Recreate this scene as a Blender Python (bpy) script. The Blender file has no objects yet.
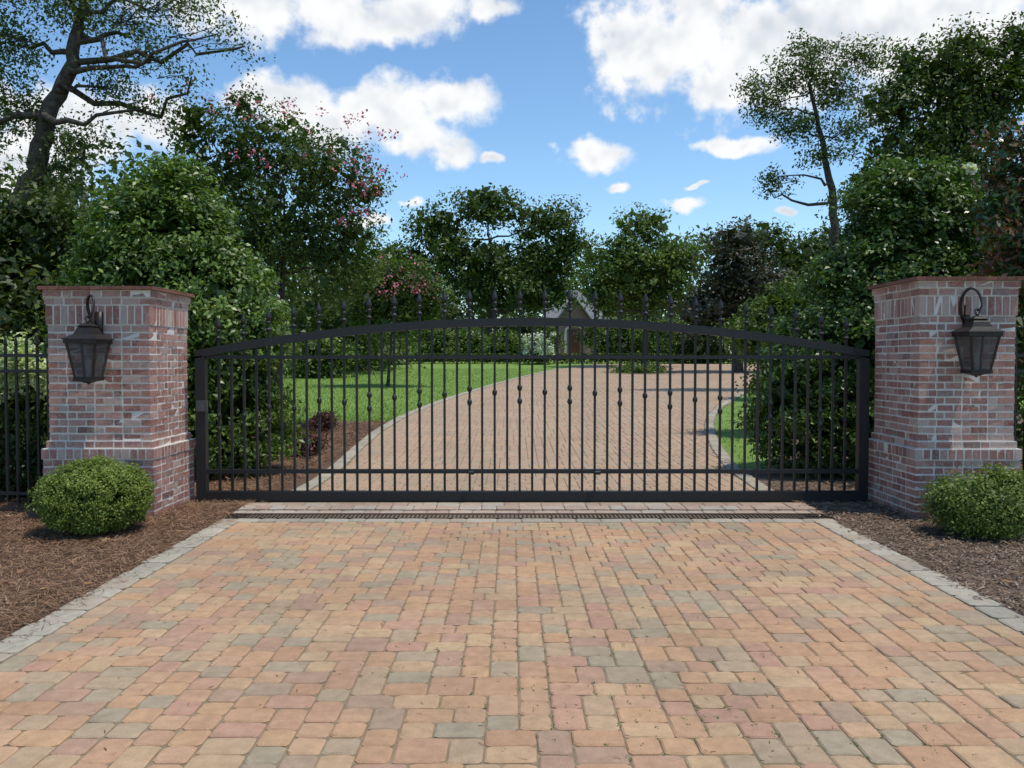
import bpy, math, random
import numpy as np
from mathutils import Vector
random.seed(7)
S=bpy.context.scene
COL=S.collection
F=820.0; HZ=359.0; EYE=1.6
def P(px,v,d): return ((px-512)/F*d, d, EYE+(HZ-v)/F*d)
def H(y):
    t=y-11.0
    if t<0: return 0.0
    t=min(t,64.0)
    if t<3: return 0.034*t*t/6
    return 0.034*(t-1.5)

# ---------------------------------------------------------------- materials
def newmat(name):
    m=bpy.data.materials.new(name); m.use_nodes=True
    nt=m.node_tree
    for n in list(nt.nodes): nt.nodes.remove(n)
    out=nt.nodes.new('ShaderNodeOutputMaterial')
    bs=nt.nodes.new('ShaderNodeBsdfPrincipled')
    nt.links.new(bs.outputs[0],out.inputs[0])
    return m,nt,bs,out
def ramp(nt,stops,interp='LINEAR'):
    r=nt.nodes.new('ShaderNodeValToRGB'); cr=r.color_ramp; cr.interpolation=interp
    while len(cr.elements)<len(stops): cr.elements.new(0.5)
    for e,(p,c) in zip(cr.elements,stops):
        e.position=p; e.color=(c[0],c[1],c[2],1)
    return r
def noise(nt,scale,detail=4,rough=0.55,vec=None):
    n=nt.nodes.new('ShaderNodeTexNoise'); n.inputs['Scale'].default_value=scale
    n.inputs['Detail'].default_value=detail; n.inputs['Roughness'].default_value=rough
    if vec is not None: nt.links.new(vec,n.inputs['Vector'])
    return n
def mix(nt,a,b,fac,mode='MIX'):
    m=nt.nodes.new('ShaderNodeMix'); m.data_type='RGBA'; m.blend_type=mode
    for i,val in ((0,fac),(6,a),(7,b)):
        sock=m.inputs[i]
        if isinstance(val,bpy.types.NodeSocket): nt.links.new(val,sock)
        elif i==0: sock.default_value=float(val)
        else: sock.default_value=(val[0],val[1],val[2],1)
    return m.outputs[2]
def bump(nt,bs,h,strength,dist=0.01):
    b=nt.nodes.new('ShaderNodeBump'); b.inputs['Strength'].default_value=strength; b.inputs['Distance'].default_value=dist
    nt.links.new(h,b.inputs['Height']); nt.links.new(b.outputs[0],bs.inputs['Normal'])
def geo(nt):
    return nt.nodes.new('ShaderNodeNewGeometry').outputs['Position']
def attr(nt,name='rnd'):
    a=nt.nodes.new('ShaderNodeAttribute'); a.attribute_name=name; return a.outputs['Fac']

def leaf_mat(name,stops,trans=0.25,rough=0.5,spec=0.35):
    m,nt,bs,out=newmat(name)
    r=ramp(nt,stops); nt.links.new(attr(nt),r.inputs[0]); c=r.outputs[0]
    nt.links.new(c,bs.inputs['Base Color']); bs.inputs['Roughness'].default_value=rough
    bs.inputs['Specular IOR Level'].default_value=spec
    if trans>0:
        tr=nt.nodes.new('ShaderNodeBsdfTranslucent')
        c2=mix(nt,c,(1.1,1.3,0.5),1.0,'MULTIPLY'); nt.links.new(c2,tr.inputs[0])
        ms=nt.nodes.new('ShaderNodeMixShader'); ms.inputs[0].default_value=trans
        nt.links.new(bs.outputs[0],ms.inputs[1]); nt.links.new(tr.outputs[0],ms.inputs[2]); nt.links.new(ms.outputs[0],out.inputs[0])
    return m
def greens(k=1.0,y=1.0):
    return [(0.0,(0.024*k*y,0.046*k,0.010*k)),(0.5,(0.048*k*y,0.085*k,0.016*k)),(0.85,(0.085*k*y,0.138*k,0.024*k)),(1.0,(0.13*k*y,0.17*k,0.038*k))]
M_ligus=leaf_mat('ligustrum_leaves',greens(2.1,1.1),0.28,0.4,0.45)
M_ligd=leaf_mat('deep_green_leaves',greens(1.65,1.02),0.26,0.4,0.45)
M_oak=leaf_mat('oak_leaves',greens(1.3,1.15),0.3)
M_oakd=leaf_mat('dark_oak_leaves',greens(0.98,1.15),0.25)
M_myr=leaf_mat('myrtle_leaves',greens(1.35,1.1),0.3)
M_bright=leaf_mat('bright_leaves',greens(1.95,1.15),0.3)
M_box=leaf_mat('boxwood_leaves',[(0,(0.08,0.115,0.02)),(0.5,(0.175,0.235,0.04)),(1,(0.30,0.36,0.075))],0.28,0.5,0.3)
M_shr=leaf_mat('shrub_leaves',[(0,(0.065,0.10,0.02)),(0.5,(0.14,0.195,0.035)),(1,(0.25,0.31,0.07))],0.25,0.5,0.3)
M_mag=leaf_mat('magnolia_leaves',[(0,(0.03,0.06,0.018)),(0.4,(0.05,0.10,0.025)),(0.52,(0.07,0.12,0.03)),(0.56,(0.17,0.075,0.035)),(1,(0.27,0.12,0.05))],0.1,0.35,0.5)
M_red=leaf_mat('reddish_leaves',[(0,(0.06,0.02,0.02)),(0.5,(0.13,0.045,0.045)),(1,(0.09,0.10,0.03))],0.2)
M_nan=leaf_mat('nandina_leaves',[(0,(0.03,0.06,0.02)),(0.6,(0.07,0.11,0.03)),(0.8,(0.12,0.06,0.03)),(1,(0.16,0.06,0.03))],0.2)
M_pink=leaf_mat('pink_petals',[(0,(0.45,0.08,0.13)),(1,(0.66,0.20,0.26))],0.1,0.6)
M_white=leaf_mat('white_petals',[(0,(0.6,0.62,0.5)),(1,(0.8,0.8,0.74))],0.3,0.6)
M_lime=leaf_mat('lime_petals',[(0,(0.46,0.54,0.22)),(1,(0.78,0.80,0.55))],0.3,0.6)
M_straw=leaf_mat('pine_straw',[(0,(0.11,0.054,0.03)),(0.5,(0.235,0.13,0.075)),(1,(0.40,0.25,0.15))],0,0.8,0.15)
M_chip=leaf_mat('bark_chips',[(0,(0.085,0.053,0.036)),(0.6,(0.21,0.14,0.095)),(0.9,(0.32,0.235,0.165)),(1,(0.41,0.33,0.25))],0.0,0.95,0.05)
M_blade=leaf_mat('grass_blades',[(0,(0.12,0.20,0.03)),(1,(0.24,0.36,0.055))],0.3,0.5)
M_litter=leaf_mat('dry_leaves',[(0,(0.25,0.12,0.05)),(1,(0.45,0.28,0.12))],0.1,0.7)
M_moss=leaf_mat('weed_leaves',[(0,(0.08,0.12,0.03)),(1,(0.16,0.20,0.06))],0.2,0.7)

def simple(name,c1,c2,scale,rough=0.9,b=0.5,bd=0.01,det=6,metal=0.0,spec=0.4):
    m,nt,bs,_=newmat(name); n=noise(nt,scale,det,0.65,geo(nt))
    r=ramp(nt,[(0.3,c1),(0.7,c2)]); nt.links.new(n.outputs[0],r.inputs[0])
    nt.links.new(r.outputs[0],bs.inputs['Base Color']); bs.inputs['Roughness'].default_value=rough; bs.inputs['Metallic'].default_value=metal
    bs.inputs['Specular IOR Level'].default_value=spec
    if b: bump(nt,bs,n.outputs[0],b,bd)
    return m
M_bark=simple('bark',(0.03,0.024,0.019),(0.12,0.10,0.082),9,0.95,0.6,0.03,6,0,0.15)
def paver_mat(name,stops,stain=0.75):
    m,nt,bs,_=newmat(name); g=geo(nt)
    r=ramp(nt,stops); nt.links.new(attr(nt),r.inputs[0])
    n1=noise(nt,16,5,0.65,g); r1=ramp(nt,[(0.25,(0.80,0.79,0.78)),(0.75,(1.14,1.13,1.12))]); nt.links.new(n1.outputs[0],r1.inputs[0])
    c=mix(nt,r.outputs[0],r1.outputs[0],1.0,'MULTIPLY')
    n2=noise(nt,0.8,6,0.65,g); r2=ramp(nt,[(0.35,(0.74,0.76,0.76)),(0.62,(1.06,1.04,1.02))]); nt.links.new(n2.outputs[0],r2.inputs[0])
    c=mix(nt,c,r2.outputs[0],stain,'MULTIPLY')
    n3=noise(nt,240,3,0.7,g); r3=ramp(nt,[(0.30,(0.60,0.58,0.55)),(0.45,(1,1,1)),(0.7,(1.12,1.12,1.12))]); nt.links.new(n3.outputs[0],r3.inputs[0])
    c=mix(nt,c,r3.outputs[0],0.75,'MULTIPLY')
    nt.links.new(c,bs.inputs['Base Color']); bs.inputs['Roughness'].default_value=0.9
    bs.inputs['Specular IOR Level'].default_value=0.2
    nb=noise(nt,90,6,0.7,g)
    bump(nt,bs,nb.outputs[0],0.5,0.006); return m
PAV=[(0,(0.44,0.262,0.158)),(0.16,(0.49,0.305,0.175)),(0.30,(0.45,0.27,0.172)),(0.42,(0.49,0.335,0.197)),(0.53,(0.44,0.305,0.192)),(0.64,(0.40,0.300,0.197)),(0.74,(0.355,0.290,0.200)),(0.80,(0.39,0.255,0.175)),(0.88,(0.45,0.262,0.180)),(1.0,(0.51,0.345,0.200))]
M_pav=paver_mat('clay_pavers',PAV)
def blendc(c,t,f): return tuple(c[i]*(1-f)+t[i]*f for i in range(3))
M_pav2=paver_mat('weathered_pavers',[(p,blendc(c,(0.41,0.315,0.23),0.55)) for p,c in PAV],0.5)
M_edge=paver_mat('pale_edge_stone',[(0,(0.38,0.335,0.26)),(0.4,(0.45,0.40,0.315)),(0.8,(0.33,0.295,0.235)),(1,(0.41,0.335,0.25))])
M_thr=paver_mat('threshold_stone',[(0,(0.38,0.27,0.21)),(0.5,(0.44,0.34,0.26)),(1,(0.42,0.37,0.31))])
M_joint=simple('sand_joint',(0.16,0.13,0.072),(0.31,0.23,0.145),9,0.95)
M_mulch=simple('mulch_ground',(0.06,0.033,0.02),(0.20,0.115,0.068),30,0.95,0.9,0.03)
M_mulchr=simple('bark_mulch_ground',(0.075,0.05,0.034),(0.23,0.16,0.11),30,0.95,0.9,0.03)
def grass():
    m,nt,bs,_=newmat('lawn_grass'); g=geo(nt)
    n=noise(nt,2.5,6,0.7,g); r=ramp(nt,[(0.3,(0.15,0.245,0.035)),(0.7,(0.21,0.34,0.055))]); nt.links.new(n.outputs[0],r.inputs[0])
    n2=noise(nt,60,4,0.7,g); r2=ramp(nt,[(0.3,(0.65,0.65,0.65)),(0.7,(1.2,1.2,1.2))]); nt.links.new(n2.outputs[0],r2.inputs[0])
    c=mix(nt,r.outputs[0],r2.outputs[0],1.0,'MULTIPLY'); nt.links.new(c,bs.inputs['Base Color']); bs.inputs['Roughness'].default_value=0.9
    bump(nt,bs,n2.outputs[0],0.7,0.03); return m
M_grass=grass()
M_iron=simple('black_iron',(0.013,0.013,0.0135),(0.025,0.025,0.026),40,0.48,0.15,0.002,6,0,0.4)
M_lamp=simple('bronze_metal',(0.016,0.013,0.011),(0.045,0.035,0.028),30,0.45,0.2,0.003,6,0.3)
def brick(name,stops,wash=0.5):
    m,nt,bs,_=newmat(name); g=geo(nt)
    r=ramp(nt,stops); nt.links.new(attr(nt),r.inputs[0])
    n=noise(nt,28,6,0.7,g); w=ramp(nt,[(0.47,(0,0,0)),(0.68,(1,1,1))]); nt.links.new(n.outputs[0],w.inputs[0])
    mm=nt.nodes.new('ShaderNodeMath'); mm.operation='MULTIPLY'; mm.inputs[1].default_value=wash; nt.links.new(w.outputs[0],mm.inputs[0])
    c=mix(nt,r.outputs[0],(0.61,0.53,0.475),mm.outputs[0])
    n3=noise(nt,130,4,0.7,g); r3=ramp(nt,[(0.3,(0.66,0.64,0.63)),(0.6,(1.08,1.08,1.08))]); nt.links.new(n3.outputs[0],r3.inputs[0])
    c=mix(nt,c,r3.outputs[0],0.8,'MULTIPLY')
    nt.links.new(c,bs.inputs['Base Color']); bs.inputs['Roughness'].default_value=0.92; bs.inputs['Specular IOR Level'].default_value=0.2
    bump(nt,bs,n3.outputs[0],0.8,0.01); return m
M_brick=brick('antique_brick',[(0,(0.31,0.135,0.105)),(0.3,(0.42,0.20,0.16)),(0.6,(0.48,0.255,0.205)),(0.80,(0.51,0.31,0.25)),(0.91,(0.56,0.42,0.355)),(0.96,(0.34,0.22,0.19)),(1.0,(0.23,0.13,0.11))],0.47)
M_cope=brick('red_coping_brick',[(0,(0.20,0.085,0.06)),(1,(0.29,0.125,0.09))],0.12)
M_mortar=simple('pale_mortar',(0.62,0.57,0.505),(0.78,0.725,0.65),40,0.95,0.5,0.004)
M_hbrick=brick('house_brick',[(0,(0.32,0.17,0.14)),(1,(0.40,0.24,0.20))],0.3)
M_roof=simple('slate_roof',(0.15,0.155,0.16),(0.22,0.225,0.23),3,0.9,0.3,0.02,6,0,0.15)
M_wtrim=simple('cream_trim',(0.50,0.48,0.44),(0.60,0.58,0.53),4,0.6,0)
M_door=simple('dark_wood_door',(0.12,0.035,0.022),(0.17,0.05,0.035),6,0.4,0)
def glassm(name,col,rough,alpha):
    m,nt,bs,_=newmat(name); bs.inputs['Base Color'].default_value=(*col,1)
    n=noise(nt,30,3,0.5,geo(nt)); r=ramp(nt,[(0.3,(rough,)*3),(0.7,(rough+0.15,)*3)]); nt.links.new(n.outputs[0],r.inputs[0]); nt.links.new(r.outputs[0],bs.inputs['Roughness'])
    bs.inputs['Alpha'].default_value=alpha; return m
M_glass=glassm('smoky_glass',(0.08,0.083,0.085),0.10,0.58)
M_pane=glassm('window_glass',(0.03,0.035,0.04),0.08,1.0)
M_candle=simple('candle_sleeve',(0.5,0.46,0.36),(0.58,0.53,0.42),10,0.6,0)

# ---------------------------------------------------------------- mesh helpers
class MB:
    def __init__(s): s.v=[];s.f=[];s.r=[]
    def poly(s,vs,fs,r=None):
        o=len(s.v); s.v.extend(vs)
        if r is None: r=random.random()
        for f in fs: s.f.append(tuple(o+i for i in f)); s.r.append(r)
    def box(s,x0,x1,y0,y1,z0,z1,r=None,j=0.0):
        q=lambda:random.uniform(-j,j)
        vs=[(x+q(),y+q(),z+q()) for z in(z0,z1) for y in(y0,y1) for x in(x0,x1)]
        s.poly(vs,[(0,2,3,1),(4,5,7,6),(0,1,5,4),(2,6,7,3),(0,4,6,2),(1,3,7,5)],r)
    def tube(s,pts,rad,n=8,r=None,rot=0.0,cap=True):
        pts=[Vector(p) for p in pts]
        if not hasattr(rad,'__len__'): rad=[rad]*len(pts)
        vs=[];u=None
        for i,p in enumerate(pts):
            a=pts[max(i-1,0)]; b=pts[min(i+1,len(pts)-1)]; t=(b-a)
            if t.length<1e-9: t=Vector((0,0,1))
            t.normalize()
            if u is None:
                u=Vector((1,0,0)) if abs(t.x)<0.8 else Vector((0,1,0))
            u=(u-t*u.dot(t)).normalized(); w=t.cross(u)
            for k in range(n):
                an=2*math.pi*k/n+rot
                vs.append(tuple(p+(u*math.cos(an)+w*math.sin(an))*rad[i]))
        fs=[]
        for i in range(len(pts)-1):
            for k in range(n):
                k2=(k+1)%n
                fs.append((i*n+k,i*n+k2,(i+1)*n+k2,(i+1)*n+k))
        if cap:
            fs.append(tuple(reversed(range(n)))); fs.append(tuple((len(pts)-1)*n+k for k in range(n)))
        s.poly(vs,fs,r)
    def obj(s,name,mat,root=None,smooth=False):
        me=bpy.data.meshes.new(name)
        o3=Vector(root.location) if root else Vector((0,0,0))
        me.from_pydata([(v[0]-o3.x,v[1]-o3.y,v[2]-o3.z) for v in s.v],[],s.f)
        me.materials.append(mat)
        a=me.attributes.new('rnd','FLOAT','FACE'); a.data.foreach_set('value',s.r)
        if smooth: me.polygons.foreach_set('use_smooth',[True]*len(s.f))
        me.update()
        ob=bpy.data.objects.new(name,me); COL.objects.link(ob)
        if root: ob.parent=root
        return ob
def quads_obj(name,V,rnd,mat,root=None):
    n=len(V); o3=np.array(root.location) if root else np.zeros(3)
    me=bpy.data.meshes.new(name)
    me.vertices.add(n*4); me.vertices.foreach_set('co',(V-o3).astype(np.float32).ravel())
    me.loops.add(n*4); me.loops.foreach_set('vertex_index',np.arange(n*4,dtype=np.int32))
    me.polygons.add(n); me.polygons.foreach_set('loop_start',np.arange(0,n*4,4,dtype=np.int32))
    me.materials.append(mat)
    me.update(calc_edges=True)
    a=me.attributes.new('rnd','FLOAT','FACE'); a.data.foreach_set('value',rnd.astype(np.float32))
    ob=bpy.data.objects.new(name,me); COL.objects.link(ob)
    if root: ob.parent=root
    return ob
def thing(ob,label,cat,group=None,kind=None):
    ob['label']=label; ob['category']=cat
    if group: ob['group']=group
    if kind: ob['kind']=kind
    return ob
def empty(name,loc,label,cat,group=None):
    e=bpy.data.objects.new(name,None); e.empty_display_size=0.3; e.location=loc; COL.objects.link(e)
    return thing(e,label,cat,group)
def unit(a): return a/np.maximum(np.linalg.norm(a,axis=-1,keepdims=True),1e-9)
def leafquads(pts,size,rng,cc,up=0.5,outw=0.5,asp=0.5):
    n=len(pts)
    o=unit(pts-cc)
    nn=unit(unit(rng.normal(size=(n,3)))+np.array([0,0,up])+o*outw)
    t=unit(np.cross(nn,rng.normal(size=(n,3)))); b=np.cross(nn,t)
    L=(size*rng.uniform(0.6,1.35,n))[:,None]
    W=L*asp
    return np.stack([pts-t*L*0.5, pts+b*W*0.5+nn*L*0.1, pts+t*L*0.5, pts-b*W*0.5+nn*L*0.1],1)

def make_tree(name,label,cat,base,blobs,trunk,tr,mat,leaf=0.12,nclump=120,per=70,cr=0.35,seed=1,core=0.12,rmin=0.35,
              flat=0.65,group=None,asp=0.5,blossom=None,limb=True,up=0.5,sprig=0.0,outw=0.5,wig=0.13,uni=False,twig=0.08,lf=0.65):
    rng=np.random.default_rng(seed); rd=random.Random(seed)
    root=empty(name,base,label,cat,group)
    B=np.array(blobs,float)
    area=B[:,3]*B[:,5]; w=area/area.sum()
    cen=[];own=[]
    for i,b in enumerate(B):
        k=max(3,int(nclump*w[i]))
        d=unit(rng.normal(size=(k,3))); r=rmin+(1-rmin)*rng.random(k)**0.6
        if sprig>0: r=r+(rng.random(k)<0.12)*rng.random(k)*sprig
        c=b[:3]+d*r[:,None]*b[3:6]
        if uni:
            q=np.ones(k,bool)
            for j,b2 in enumerate(B):
                if j!=i: q&=(np.linalg.norm((c-b2[:3])/b2[3:6],axis=1)>0.72)
            c=c[q]; k=len(c)
        cen.append(c); own+= [i]*k
    cen=np.concatenate(cen); own=np.array(own)
    cen[:,2]=np.maximum(cen[:,2],base[2]+0.1)
    crs=cr*rng.uniform(0.55,1.35,len(cen))
    cnt=np.maximum(4,(per*(crs/cr)**2*rng.uniform(0.5,1.3,len(cen))).astype(int))
    idx=np.repeat(np.arange(len(cen)),cnt)
    g=rng.normal(size=(len(idx),3)); g=g/np.maximum(1,np.linalg.norm(g,axis=1,keepdims=True)/2.0)
    pts=cen[idx]+g*(crs[idx]*0.55)[:,None]*np.array([1,1,flat])
    pts[:,2]=np.maximum(pts[:,2],base[2]+0.02)
    cc=B[:,:3].mean(0)
    bc=B[own[idx],:3]*0.6+cc*0.4
    V=leafquads(pts,leaf,rng,bc,up=up,asp=asp,outw=outw)
    hue=rng.random(len(cen))[idx]*0.5+rng.random(len(idx))*0.5
    Vs=[V];R=[hue]
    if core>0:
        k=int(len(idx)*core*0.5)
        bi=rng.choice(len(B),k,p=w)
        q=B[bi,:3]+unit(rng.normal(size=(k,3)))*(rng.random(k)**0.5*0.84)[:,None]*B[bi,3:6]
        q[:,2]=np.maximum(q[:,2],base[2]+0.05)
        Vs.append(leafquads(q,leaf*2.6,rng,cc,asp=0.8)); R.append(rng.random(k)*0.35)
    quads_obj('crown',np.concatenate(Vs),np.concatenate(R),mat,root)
    mb=MB(); tp=[Vector(p) for p in trunk]
    n=len(tp)
    path=[]
    for i in range(n-1):
        for k in range(5): path.append(tp[i].lerp(tp[i+1],k/5)+Vector((rd.uniform(-1,1),rd.uniform(-1,1),0))*tr*0.2)
    path.append(tp[-1])
    rads=[tr*(1-0.75*(i/(len(path)-1))) for i in range(len(path))]; rads[0]*=1.35
    mb.tube(path,rads,9,cap=False)
    if limb:
        for i,b in enumerate(B):
            bcn=Vector(b[:3])
            best=min(range(len(path)),key=lambda j:(path[j]-bcn).length+max(0,path[j].z-(bcn.z-0.35*b[3]))*3)
            s=path[best]; Ln=(bcn-s).length
            if Ln>0.2:
                r0=min(rads[best]*lf,tr*0.42)
                pl=[s]; rl=[r0]; m=7
                bend=Vector((rd.uniform(-1,1),rd.uniform(-1,1),rd.uniform(-0.9,0.3)))*Ln*wig
                for q in range(1,m):
                    t=q/m
                    pl.append(s.lerp(bcn,t)+bend*math.sin(math.pi*t)+Vector((rd.uniform(-1,1),rd.uniform(-1,1),rd.uniform(-1,1)))*Ln*wig*0.3)
                    rl.append(r0*(1-0.75*t))
                pl.append(bcn); rl.append(r0*0.22)
                mb.tube(pl,rl,6,cap=False)
            js=np.where(own==i)[0]
            for j in js[:16]:
                e=Vector(cen[j]); a=bcn.lerp(s,rd.uniform(0,0.45))
                m2=a.lerp(e,0.5)+Vector((rd.uniform(-1,1),rd.uniform(-1,1),rd.uniform(-0.5,1)))*(e-a).length*0.12
                r1=max(tr*twig,0.008)
                mb.tube([a,m2,e],[r1,r1*0.6,r1*0.25],5,cap=False)
    mb.obj('trunk',M_bark,root,smooth=True)
    if blossom:
        bp=np.array(blossom['pts']); k=len(bp); per2=blossom.get('per',60)
        idx=np.repeat(np.arange(k),per2)
        q=bp[idx]+rng.normal(size=(len(idx),3))*blossom['r']*0.5
        quads_obj('blossom',leafquads(q,blossom['size'],rng,cc,asp=0.9),rng.random(len(idx)),blossom['mat'],root)
    return root
def pb(px,v,d,rx,rv,dd=0.85):
    x,y,z=P(px,v,d); a=rx/F*d; c=rv/F*d
    return (x,y,z,a,(a+c)/2*dd,c)

# ---------------------------------------------------------------- ground sheets
def interp(tab):
    ys=[t[0] for t in tab]; xs=[t[1] for t in tab]
    return lambda y: float(np.interp(y,ys,xs))
DL=interp([(-8,-2.67),(9.0,-2.67),(9.8,-2.45),(10.6,-2.42),(11.85,-2.46),(14,-2.56),(16.3,-2.60),(18.5,-2.52),(20.4,-2.36),(22.8,-2.05),(25,-1.70),(28,-1.15),(31.7,-0.42),(36,0.55),(40,1.55),(43.4,2.5),(47,3.8),(50,5.2)])
DR=interp([(-8,2.95),(9.8,2.95),(10.8,3.02),(11.85,3.1),(14,3.42),(16,3.78),(17.5,4.12),(19.5,4.65),(22,5.5),(24.5,6.5),(27,7.6),(30,9.2),(33,11.0),(36,13.2),(40,16.5),(45,21),(50,26)])
YS=[-40,-20,-8,-3,0]+[i*0.5 for i in range(1,200)]+[105,120,160,250,400,700]
def sheet(name,y0,y1,fl,fr,off,mat,kind='structure'):
    ys=[y0]+[y for y in YS if y0<y<y1]+[y1]; mb=MB()
    for a,b in zip(ys[:-1],ys[1:]):
        mb.poly([(fl(a),a,H(a)+off),(fr(a),a,H(a)+off),(fr(b),b,H(b)+off),(fl(b),b,H(b)+off)],[(0,1,2,3)],0.5)
    o=mb.obj(name,mat); o['kind']=kind; return o
sheet('ground',-40,700,lambda y:-600,lambda y:600,-0.012,M_grass)
sheet('driveway_bed',-8,50,lambda y:DL(y)-0.02,lambda y:DR(y)+0.02,0.0042,M_joint)
sheet('mulch_bed',-8,18.3,lambda y:-22.0,lambda y:DL(y)-0.2,0.0,M_mulch)
sheet('mulch_bed',-8,11.5,lambda y:DR(y)+0.18,lambda y:22.0,0.0,M_mulchr)
MR=lambda y:DR(y)+0.6+(y-11.5)*0.22
sheet('mulch_bed',11.5,20,MR,lambda y:22.0,0.0,M_mulchr)

def tiling(nx,ny,rd):
    occ=np.zeros((ny+4,nx),bool); out=[]; vb=np.zeros((ny+4,nx+4),bool)
    for j in range(ny):
        i=0
        while i<nx:
            if occ[j,i]: i+=1; continue
            L=0
            while i+L<nx and not occ[j,i+L]: L+=1
            ws=[w for w in (2,3) if L-w==0 or L-w>=2]
            if not ws: ws=[L]
            good=[w for w in ws if not (j>0 and vb[j-1,i+w])]
            w=rd.choice(good) if good else rd.choice(ws)
            h=2 if w==3 else rd.choice([2,2,3])
            if w==3 and rd.random()<0.08: h=3
            occ[j:j+h,i:i+w]=True; vb[j:j+h,i+w]=True; out.append((i,j,w,h)); i+=w
    return out
def add_paver(mb,x0,x1,y0,y1,zf,rd,g=0.0022,ch=0.009,cut=0.020,r=None,ht=0.013):
    x0+=g+rd.uniform(-.0018,.0018);x1-=g+rd.uniform(-.0018,.0018);y0+=g+rd.uniform(-.0018,.0018);y1-=g+rd.uniform(-.0018,.0018)
    dz=rd.uniform(-0.002,0.002); tx=rd.uniform(-0.014,0.014); ty=rd.uniform(-0.014,0.014)
    cx=(x0+x1)/2; cy=(y0+y1)/2
    def ring(i,z,c):
        a0,a1,b0,b1=x0+i,x1-i,y0+i,y1-i
        w=lambda: rd.uniform(-.002,.002)
        pts=[(a0+c*rd.uniform(.5,1.5),b0+w()),(a1-c*rd.uniform(.5,1.5),b0+w()),(a1+w(),b0+c*rd.uniform(.5,1.5)),(a1+w(),b1-c*rd.uniform(.5,1.5)),(a1-c*rd.uniform(.5,1.5),b1+w()),(a0+c*rd.uniform(.5,1.5),b1+w()),(a0+w(),b1-c*rd.uniform(.5,1.5)),(a0+w(),b0+c*rd.uniform(.5,1.5))]
        return [(p[0],p[1],zf(p[1])+z+dz+(p[0]-cx)*tx+(p[1]-cy)*ty) for p in pts]
    vs=ring(0,-0.012,cut*0.8)+ring(0.001,ht-0.006,cut*0.8)+ring(ch,ht,cut)
    fs=[]
    for k in range(8):
        k2=(k+1)%8
        fs.append((k,k2,8+k2,8+k)); fs.append((8+k,8+k2,16+k2,16+k))
    fs.append(tuple(16+k for k in range(8)))
    mb.poly(vs,fs,rd.random() if r is None else r)
rd=random.Random(3)
U=5.62/77
mb=MB()
for (i,j,w,h) in tiling(77,int((7.93-1.5)/U),rd):
    x0=-2.67+i*U; y0=1.5+j*U
    y1=min(y0+h*U,7.95)
    if y1-y0<0.04: continue
    add_paver(mb,x0,x0+w*U,y0,y1,H,rd)
d=mb.obj('driveway',M_pav); d['kind']='structure'
mb=MB(); X0=-3.4
for (i,j,w,h) in tiling(int(30/U),int((50-9.55)/U),rd):
    x0=X0+i*U; y0=9.55+j*U; x1=x0+w*U;y1=y0+h*U
    l=DL((y0+y1)/2); r_=DR((y0+y1)/2)
    if x1<l+0.05 or x0>r_-0.05: continue
    x0=max(x0,l);x1=min(x1,r_)
    if x1-x0<0.05 : continue
    if ((x0+x1)/2-6.2)**2/1.9**2+((y0+y1)/2-40)**2/2.2**2<1: continue
    add_paver(mb,x0,x1,y0,y1,H,rd,g=0.0025,ch=0.007)
d=mb.obj('inner_driveway',M_pav2); d['kind']='structure'
mb=MB()
for side in (-1,1):
    y=-2.0
    while y<7.95:
        L=rd.choice([0.14,0.2,0.24,0.28]); o=rd.uniform(-.014,.014)
        if side<0: add_paver(mb,-2.89+o,-2.67,y,y+L,H,rd,ht=0.018,ch=0.014,cut=0.03,g=0.005)
        else: add_paver(mb,2.95,3.17+o,y,y+L,H,rd,ht=0.018,ch=0.014,cut=0.03,g=0.005)
        y+=L
x=-2.89
while x<3.16:
    L=rd.choice([0.24,0.24,0.16,0.3]); L=min(L,3.2-x)
    if L>0.05: add_paver(mb,x,x+L,7.96,8.12,H,rd,ht=0.014)
    x+=L
o=mb.obj('driveway_edging',M_edge); o['kind']='structure'
mb=MB()
for fn,side in ((DL,-1),(DR,1)):
    y=9.6
    while y<44:
        L=rd.uniform(0.14,0.24); c=fn(y+L/2)
        if side<0: add_paver(mb,c-0.2,c,y,y+L,H,rd,ht=0.03,ch=0.015,cut=0.03)
        else: add_paver(mb,c,c+0.2,y,y+L,H,rd,ht=0.03,ch=0.015,cut=0.03)
        y+=L
o=mb.obj('driveway_kerb',M_edge); o['kind']='structure'
mb=MB()
for (ya,yb,hh) in ((8.39,8.56,0.012),(8.56,8.74,0.03),(8.74,8.92,0.03)):
    x=-2.93+rd.uniform(0,0.05)
    while x<3.2:
        L=rd.choice([0.16,0.24,0.24]); L=min(L,3.24-x)
        if L>0.05: add_paver(mb,x,x+L,ya,yb,H,rd,ht=hh)
        x+=L
o=mb.obj('gate_threshold',M_thr); o['kind']='structure'
mb=MB(); mb.box(-3.58,4.02,8.93,9.53,-0.03,0.006)
o=mb.obj('gate_track_strip',M_joint); o['kind']='structure'
GY=9.12; GX0=-3.51; GX1=3.96
mb=MB(); mb.box(GX0,GX1,GY-.02,GY+.02,0.007,0.022)
thing(mb.obj('gate_rail',M_iron),'low black steel rail set across the paved drive','rail')
mb=MB(); mb.box(-2.93,3.24,8.13,8.15,-0.02,0.016); mb.box(-2.93,3.24,8.36,8.38,-0.02,0.016); mb.box(-2.93,3.24,8.151,8.359,-0.05,-0.018)
x=-2.92
while x<3.22: mb.box(x,x+0.014,8.1505,8.3595,-0.002,0.014); x+=0.042
mb.box(-2.93,3.24,8.249,8.261,0.0141,0.0155)
thing(mb.obj('channel_drain',simple('rusty_iron',(0.018,0.012,0.01),(0.07,0.042,0.03),40,0.8,0.4,0.004)),'long rusty iron grate drain set across the drive','drain')

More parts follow.
